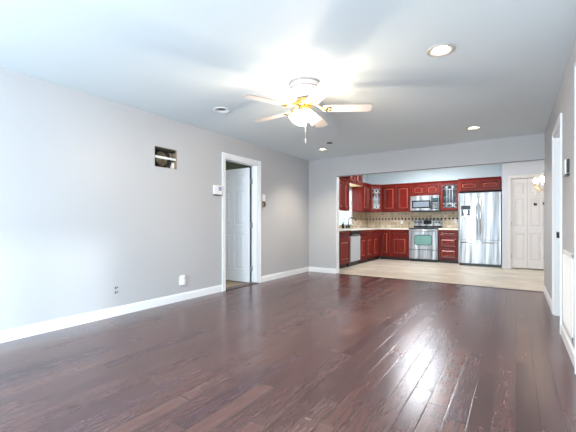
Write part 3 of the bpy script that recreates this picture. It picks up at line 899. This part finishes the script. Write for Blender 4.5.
mb = MB(); mb.lathe([(0.03, 0), (0.032, 0.01), (0.032, 0.10), (0.024, 0.125), (0.012, 0.13), (0.012, 0.15), (0.004, 0.155), (0.004, 0.175)], (0, 0, 0), 14)
mb.tube([(0, 0, 0.172), (0.04, 0, 0.168)], 0.005)
o = mb.build('soap_dispenser', M['bronze']); o.location = (-3.88, 8.52, CT1); tag(o, 'small dark soap pump bottle on worktop to the left of the faucet', 'soap dispenser')
mb = MB(); mb.bbox(-0.045, 0.045, -0.08, 0.08, 0, 0.05, 0.012)
o = mb.build('sponge', M['tan_object']); o.location = (-3.885, 8.28, CT1); tag(o, 'tan sponge block lying on worktop below near end of kitchen window', 'sponge')

# outlets on the backsplash
def wall_plate(name, label, cat, loc, rz, w=0.07, h=0.115, kind='outlet', group=None):
    """local: plate in the x-z plane, facing -y, back at y=0"""
    t = thing(name, label, cat, loc, rz, group)
    mb = MB(); mb.bbox(-w / 2, w / 2, -0.006, 0, -h / 2, h / 2, 0.002); mb.build('plate', M['white_plastic'], t)
    if kind == 'outlet':
        for z in (-0.022, 0.022):
            q = MB(); q.lathe([(0.016, -0.0055), (0.016, -0.008)], (0, 0, z), 14, 'y'); s = q.build('socket', M['white_plastic'], t)
            q = MB(); q.box(-0.007, -0.004, -0.0086, -0.0078, z - 0.005, z + 0.005); q.box(0.004, 0.007, -0.0086, -0.0078, z - 0.005, z + 0.005); q.build('slots', M['black'], s)
    else:
        q = MB(); q.bbox(-0.012, 0.012, -0.012, -0.005, -0.025, 0.025, 0.002); q.build('rocker', M['white_plastic'], t)
    return t


wall_plate('outlet', 'white outlet on tiled backsplash between stove and refrigerator', 'outlet', (-1.40, KYB - 0.0125, 1.12), 0)
wall_plate('outlet', 'white outlet on tiled backsplash left of the stove', 'outlet', (-2.86, KYB - 0.0125, 1.10), 0)

# kitchen ceiling light
t = thing('ceiling_light', 'long flush kitchen ceiling light with glowing cool white diffuser', 'ceiling light', (-1.95, 8.75, KH))
mb = MB(); mb.bbox(-0.36, 0.36, -0.62, 0.62, -0.05, 0, 0.008); mb.build('housing', M['trim'], t)
mb = MB(); mb.bbox(-0.32, 0.32, -0.58, 0.58, -0.085, -0.045, 0.015); mb.build('diffuser', M['kitchen_lamp'], t)

# chandelier over the dining corner
t = thing('chandelier', 'small crystal chandelier with glowing bulbs in front of the pantry doors', 'chandelier', (0.46, 8.0, KH))
mb = MB(); mb.lathe([(0.06, 0), (0.06, -0.015), (0.02, -0.03), (0.006, -0.035), (0.006, -0.70), (0.03, -0.72), (0.035, -0.78), (0.015, -0.84), (0.02, -1.05), (0.035, -1.08), (0.01, -1.12)], n=14); mb.build('stem', M['brass'], t)
for k in range(6):
    a = k * pi / 3 + 0.35; ex, ey = cos(a), sin(a)
    mb = MB(); mb.tube([(0.02 * ex, 0.02 * ey, -1.04), (0.09 * ex, 0.09 * ey, -1.08), (0.15 * ex, 0.15 * ey, -1.02), (0.17 * ex, 0.17 * ey, -0.95)], 0.006, 6)
    mb.lathe([(0.008, -0.955), (0.035, -0.945), (0.036, -0.938), (0.01, -0.935)], (0.17 * ex, 0.17 * ey, 0), 10)
    arm = mb.build('arm', M['brass'], t)
    q = MB(); q.lathe([(0.012, -0.935), (0.024, -0.91), (0.022, -0.885), (0.004, -0.84)], (0.17 * ex, 0.17 * ey, 0), 10); q.build('bulb', M['bulb'], arm)
    q = MB()
    for j in range(8):
        z = -0.97 - j * 0.045; r_ = 0.016 + 0.003 * (j % 2)
        q.lathe([(0.001, z), (r_, z - 0.016), (0.001, z - 0.034)], (0.175 * ex, 0.175 * ey, 0), 6, smooth=False)
    for j in range(6):
        b_ = a + (j + 0.5) * pi / 18 - pi / 6 + pi / 36; z = -0.86 - 0.035 * (j % 3)
        q.lathe([(0.001, z), (0.014, z - 0.016), (0.001, z - 0.04)], (0.15 * cos(b_), 0.15 * sin(b_), 0), 6, smooth=False)
        q.tube([(0.15 * cos(b_), 0.15 * sin(b_), z), (0.012 * cos(b_), 0.012 * sin(b_), -0.76)], 0.002, 4)
    q.tube([(0.175 * ex, 0.175 * ey, -0.95), (0.175 * ex, 0.175 * ey, -1.30)], 0.003, 5)
    q.build('crystal_strand', M['crystal'], arm)
    q = MB(); q.lathe([(0.001, -1.29), (0.018, -1.32), (0.016, -1.335), (0.001, -1.365)], (0.175 * ex, 0.175 * ey, 0), 6, smooth=False); q.build('pendant_drop', M['bronze'], arm)

l = bpy.data.lights.new('chandelier_lamp', 'POINT'); l.energy = 6; l.color = (1.0, 0.78, 0.56); l.shadow_soft_size = 0.06
o = bpy.data.objects.new('chandelier_lamp', l); C.objects.link(o); o.location = (0.46, 8.0, KH - 0.84)

# ------------------------------------------------------------------ ceiling fan
FX, FY = -1.734, 2.914
t = thing('ceiling_fan', 'white flush-mount ceiling fan with five blades and brass light kit, glowing shades', 'ceiling fan', (FX, FY, H))
mb = MB(); mb.lathe([(0.15, 0), (0.15, -0.025), (0.142, -0.035), (0.142, -0.06), (0.146, -0.065), (0.146, -0.09), (0.13, -0.125), (0.10, -0.148), (0.06, -0.155)], n=40)
hs = mb.build('motor_housing', M['fan_white'], t)
q = MB(); q.lathe([(0.14, -0.05), (0.1475, -0.053), (0.1475, -0.060), (0.14, -0.063)], n=40, cap=False)
q.lathe([(0.149, -0.004), (0.152, -0.009), (0.152, -0.014), (0.149, -0.018)], n=40, cap=False); q.build('trim_ring', M['fan_edge'], hs)
mb = MB(); mb.lathe([(0.06, -0.150), (0.085, -0.165), (0.088, -0.20), (0.07, -0.225)], n=32); mb.build('flywheel', M['brass'], t)
mb = MB(); mb.lathe([(0.05, -0.222), (0.062, -0.235), (0.065, -0.265), (0.045, -0.295), (0.02, -0.31), (0.008, -0.325)], n=28); mb.build('light_fitter', M['brass'], t)
BZF = -0.25
for k in range(5):
    a = radians(33.6 - 3.3 + 72 * k)
    # blade in its own frame: x outwards, tilted about x
    bl = MB(); prof = [(0.18, 0.054), (0.22, 0.060), (0.40, 0.066), (0.58, 0.071), (0.63, 0.069), (0.65, 0.054)]
    mt_ = Matrix.Rotation(a, 4, 'Z') @ Matrix.Translation((0, 0, BZF)) @ Matrix.Rotation(radians(-10), 4, 'X')

    def ring(z, ins):
        p_ = [(x if 0 < i < 5 else (x + ins if i == 0 else x - ins), -(w_ - ins), z) for i, (x, w_) in enumerate(prof)]
        p_ += [(x, -y, z) for x, y, _ in reversed(p_)]
        return [mt_ @ Vector(q_) for q_ in p_]
    bl.rings([ring(-0.003, 0.002), ring(-0.0031, 0.0)], True, True, False)
    bl.rings([ring(0.003, 0.0), ring(0.0031, 0.002)], True, False, True)
    b = bl.build('blade', M['fan_blade'], t)
    e = MB(); e.rings([ring(-0.0031, 0.0), ring(-0.002, -0.0012), ring(0.002, -0.0012), ring(0.003, 0.0)], True, False, False); e.build('edge_band', M['fan_edge'], b)
    br = MB(); mt2 = Matrix.Rotation(a, 4, 'Z')
    pts_ = [mt2 @ Vector(p_) for p_ in ((0.07, 0, -0.195), (0.11, 0, -0.205), (0.15, 0, -0.238), (0.19, 0, BZF - 0.008))]
    br.tube(pts_, [0.016, 0.012, 0.012, 0.014], 8)
    for sy in (-1, 0, 1):
        br.tube([mt_ @ Vector((0.17, sy * 0.01, -0.006)), mt_ @ Vector((0.215, sy * 0.036, -0.008)), mt_ @ Vector((0.26, sy * 0.030, -0.006))], [0.009, 0.007, 0.008], 6)
    br.build('blade_iron', M['brass'], t)
for k in range(4):
    a = radians(33.6 + 20 + 90 * k); tilt = radians(37)
    base = Matrix.Rotation(a, 4, 'Z') @ Matrix.Translation((0.045, 0, -0.270)) @ Matrix.Rotation(-tilt, 4, 'Y')
    pr = [(0.018, 0.0), (0.020, -0.015), (0.030, -0.03), (0.040, -0.055), (0.047, -0.085), (0.053, -0.115), (0.058, -0.125)]
    q = MB(); rr = []
    for r_, z in pr + [(r_ - 0.003, z) for r_, z in reversed(pr)]:
        rr.append([base @ Vector((r_ * cos(2 * pi * i / 20), r_ * sin(2 * pi * i / 20), z)) for i in range(20)])
    q.rings(rr, True, False, False, True)
    sh = q.build('lamp_shade', M['shade'], t)
    q = MB(); q.tube([base @ Vector((0, 0, 0.03)), base @ Vector((0, 0, -0.012))], 0.019, 12); q.build('socket', M['brass'], sh)
    l = bpy.data.lights.new('fan_bulb', 'POINT'); l.energy = 12.5; l.color = (1.0, 0.80, 0.58); l.shadow_soft_size = 0.022
    o = bpy.data.objects.new('fan_bulb', l); C.objects.link(o); o.location = Vector((FX, FY, H)) + base @ Vector((-0.02, 0, -0.10))
mb = MB(); x_, y_ = 0.015, -0.02
mb.tube([(x_, y_, -0.31), (x_, y_, -0.56)], 0.0022, 6); mb.lathe([(0.001, -0.555), (0.006, -0.57), (0.005, -0.59), (0.001, -0.60)], (x_, y_, 0), 8)
mb.lathe([(0.006, -0.315), (0.008, -0.33), (0.006, -0.345)], (x_, y_, 0), 8)
mb.build('pull_chain', mat('chain_pale_metal', (0.7, 0.7, 0.7), 0.3, 0.5), t)

# ------------------------------------------------------------------ recessed cans
names = {0: 'lit recessed ceiling light nearest the camera, to the right of the fan', 1: 'lit recessed ceiling light near the kitchen opening on the right side',
         2: 'unlit recessed ceiling light with dark centre, left of the fan above the left wall', 3: 'lit recessed ceiling light near the far left corner of the room'}
for i, (x, y, lit) in enumerate(CANS):
    t = thing('recessed_light', names[i], 'ceiling light', (x, y, H), 0, 'recessed lights in the living room ceiling')
    mb = MB(); mb.lathe([(0.078, 0.0), (0.106, -0.0005), (0.106, -0.004), (0.10, -0.008), (0.082, -0.008), (0.076, -0.002)] + ([(0.052, 0.014), (0.050, 0.03)] if lit else [(0.048, 0.003), (0.046, 0.03)]), n=32, cap=False)
    mb.build('trim_ring', M['can_trim'] if lit else M['trim'], t)
    mb = MB(); mb.lathe([(0.0775, 0.0005), (0.0775, 0.12), (0.0, 0.12)], n=24, cap=False); mb.build('housing', M['dark'], t)
    mb = MB(); mb.lathe([(0.0505, 0.03), (0.048, 0.016), (0.03, 0.008), (0.0, 0.006)] if lit else [(0.046, 0.012), (0.045, 0.008), (0.0, 0.006)], n=24, cap=False)
    mb.build('lamp_face', M['can_lit'] if lit else M['black'], t)
    if lit:
        l = bpy.data.lights.new('can_lamp', 'SPOT'); l.energy = 30 if i != 3 else 45; l.spot_size = radians(115); l.spot_blend = 0.8; l.color = (1.0, 0.86, 0.68); l.shadow_soft_size = 0.05
        o = bpy.data.objects.new('can_lamp', l); C.objects.link(o); o.location = (x, y, H - 0.012)
mb = MB(); mb.lathe([(0.0345, 0.0), (0.05, -0.001), (0.05, -0.006), (0.036, -0.006), (0.034, 0.01), (0.034, 0.06), (0.0, 0.06)], n=16, cap=False)
o = mb.build('ceiling_speaker', M['dark']); o.location = (HOLE[0], HOLE[1], H); tag(o, 'small dark round fitting set in ceiling just right of the far corner light', 'ceiling fitting')

# ------------------------------------------------------------------ things on the left wall (faces +x): rz=+90 makes local -y look to +x
# duct opening cut in the wall
t = thing('open_vent', 'open square cut high in left wall showing round duct and white crossbar', 'wall opening', (XL, 2.84, 1.91), R90)
mb = MB()
for a, b, c, d in ((-0.17, 0.17, -0.13, -0.124), (-0.17, 0.17, 0.124, 0.13), (-0.17, -0.164, -0.13, 0.13), (0.164, 0.17, -0.13, 0.13)): mb.box(a, b, 0.0, 0.10, c, d)
mb.box(-0.17, 0.17, 0.10, 0.11, -0.13, 0.13); mb.build('cavity', M['lath'], t)
mb = MB(); mb.lathe([(0.118, 0.02), (0.118, 0.09), (0.10, 0.095), (0.10, 0.03), (0.106, 0.02)], (-0.035, 0, -0.01), 28, 'y', cap=False); mb.build('duct_ring', M['dark'], t)
mb = MB(); mb.lathe([(0.001, 0.03), (0.03, 0.034), (0.034, 0.06), (0.05, 0.06), (0.053, 0.04), (0.066, 0.042), (0.07, 0.07), (0.082, 0.07), (0.086, 0.05), (0.094, 0.055), (0.10, 0.09)], (-0.035, 0, -0.01), 24, 'y', cap=False); mb.build('fan_cone', M['duct'], t)
mb = MB(); mb.box(-0.168, 0.168, 0.012, 0.03, -0.012, 0.016); mb.box(0.10, 0.164, 0.05, 0.06, -0.12, -0.03); mb.build('crossbar', M['white_plastic'], t)
mb = MB(); mb.tube([(0.06, 0.02, -0.118), (0.10, 0.03, -0.04), (0.15, 0.05, 0.02)], 0.008); mb.build('cable', M['black'], t)
mb = MB(); mb.box(-0.165, 0.165, 0.02, 0.09, 0.095, 0.124); mb.build('dark_strip', M['dark'], t)  # dark strip along the top of the cavity

t = thing('alarm_keypad', 'white wall keypad with lilac screen beside the left door frame', 'keypad', (XL, 3.755, 1.565), R90)
mb = MB(); mb.bbox(-0.085, 0.085, -0.035, 0, -0.07, 0.07, 0.006); mb.build('housing', M['white_plastic'], t)
mb = MB(); mb.bbox(0.0, 0.062, -0.038, -0.034, -0.012, 0.052, 0.001); mb.build('screen', M['lilac_lcd'], t)
mb = MB(); mb.box(-0.082, 0.082, -0.03, -0.002, -0.083, -0.069); mb.build('shadow_strip', M['black'], t)  # black strip under the housing stands in for its cast shadow

t = thing('light_switch', 'white light switch with open wire box below, right of the left doorway', 'switch', (XL, 4.915, 1.52), R90)
mb = MB(); mb.bbox(-0.045, 0.045, -0.008, 0, -0.06, 0.06, 0.002); mb.build('plate', M['white_plastic'], t)
mb = MB(); mb.bbox(-0.012, 0.012, -0.014, -0.007, -0.028, 0.028, 0.002); mb.build('rocker', M['white_plastic'], t)
mb = MB(); mb.bbox(-0.045, 0.045, -0.006, 0.0, -0.175, -0.062, 0.002); bx2 = mb.build('open_box', M['lath'], t)
q = MB(); q.tube([(-0.02, -0.008, -0.075), (0.0, -0.03, -0.10), (0.015, -0.02, -0.125), (-0.01, -0.025, -0.15)], 0.007); q.tube([(0.02, -0.008, -0.08), (0.01, -0.035, -0.11), (0.025, -0.02, -0.15)], 0.006); q.build('wires', M['black'], bx2)

t = thing('bare_outlet', 'uncovered double outlet with dark sockets low on the left wall', 'outlet', (XL, 2.175, 0.295), R90)
mb = MB(); mb.bbox(-0.028, 0.028, -0.003, 0, -0.052, 0.052, 0.001); mb.build('plate', M['wall'], t)
for z in (-0.026, 0.026):
    mb = MB(); mb.bbox(-0.019, -0.004, -0.0045, -0.002, z - 0.012, z + 0.012, 0.001); mb.bbox(0.006, 0.016, -0.0045, -0.002, z - 0.004, z + 0.012, 0.001); mb.build('socket', M['black'], t)

t = thing('plug_in_light', 'white plug-in night light on outlet low on left wall left of the doorway', 'night light', (XL, 3.09, 0.275), R90)
mb = MB(); mb.bbox(-0.038, 0.038, -0.006, 0, -0.06, 0.065, 0.002); mb.build('plate', M['white_plastic'], t)
mb = MB(); mb.bbox(-0.025, 0.03, -0.05, -0.006, -0.055, 0.02, 0.008); mb.build('plug_body', M['white_plastic'], t)
mb = MB(); mb.bbox(-0.02, 0.025, -0.045, -0.006, 0.022, 0.075, 0.008); mb.build('lens', mat('frosted_lens', (0.9, 0.9, 0.92), 0.3), t)

# ------------------------------------------------------------------ things on the right wall (faces -x)
RM = -pi / 2
t = thing('thermostat', 'white thermostat with painted shadow at side and bottom on right wall above return air grille', 'thermostat', (XR, 3.70, 1.53), RM)
mb = MB(); mb.bbox(-0.055, 0.055, -0.028, 0, -0.06, 0.06, 0.004); mb.build('housing', M['white_plastic'], t)
mb = MB(); mb.bbox(0.056, 0.068, -0.02, 0, -0.055, 0.06, 0.002); mb.box(-0.03, 0.08, -0.022, 0, -0.078, -0.061); mb.build('painted_shadow', M['black'], t)  # black strips beside and below stand in for the housing's shadow

t = thing('return_air_grille', 'tall white slatted return air grille low on the right wall', 'vent grille', (XR, 3.70, 0.485), RM)
gw, gh = 0.31, 0.335
mb = MB(); mb.bbox(-gw, -gw + 0.035, -0.012, 0, -gh, gh, 0.003); mb.bbox(gw - 0.035, gw, -0.012, 0, -gh, gh, 0.003); mb.bbox(-gw, gw, -0.012, 0, gh - 0.035, gh, 0.003); mb.bbox(-gw, gw, -0.012, 0, -gh, -gh + 0.035, 0.003)
mb.build('frame', M['trim'], t)
mb = MB(); mb.box(-gw + 0.03, gw - 0.03, -0.002, -0.0005, -gh + 0.03, gh - 0.03); mb.build('backing', M['cab_in'], t)
mb = MB()
n = 30
for k in range(n):
    z = -gh + 0.045 + k * (2 * gh - 0.09) / (n - 1)
    mb.rings([[(x, -0.011, z - 0.007), (x, -0.002, z + 0.004), (x, -0.001, z + 0.003), (x, -0.010, z - 0.008)] for x in (-gw + 0.035, gw - 0.035)], True, True, True)
mb.build('slats', M['trim'], t)
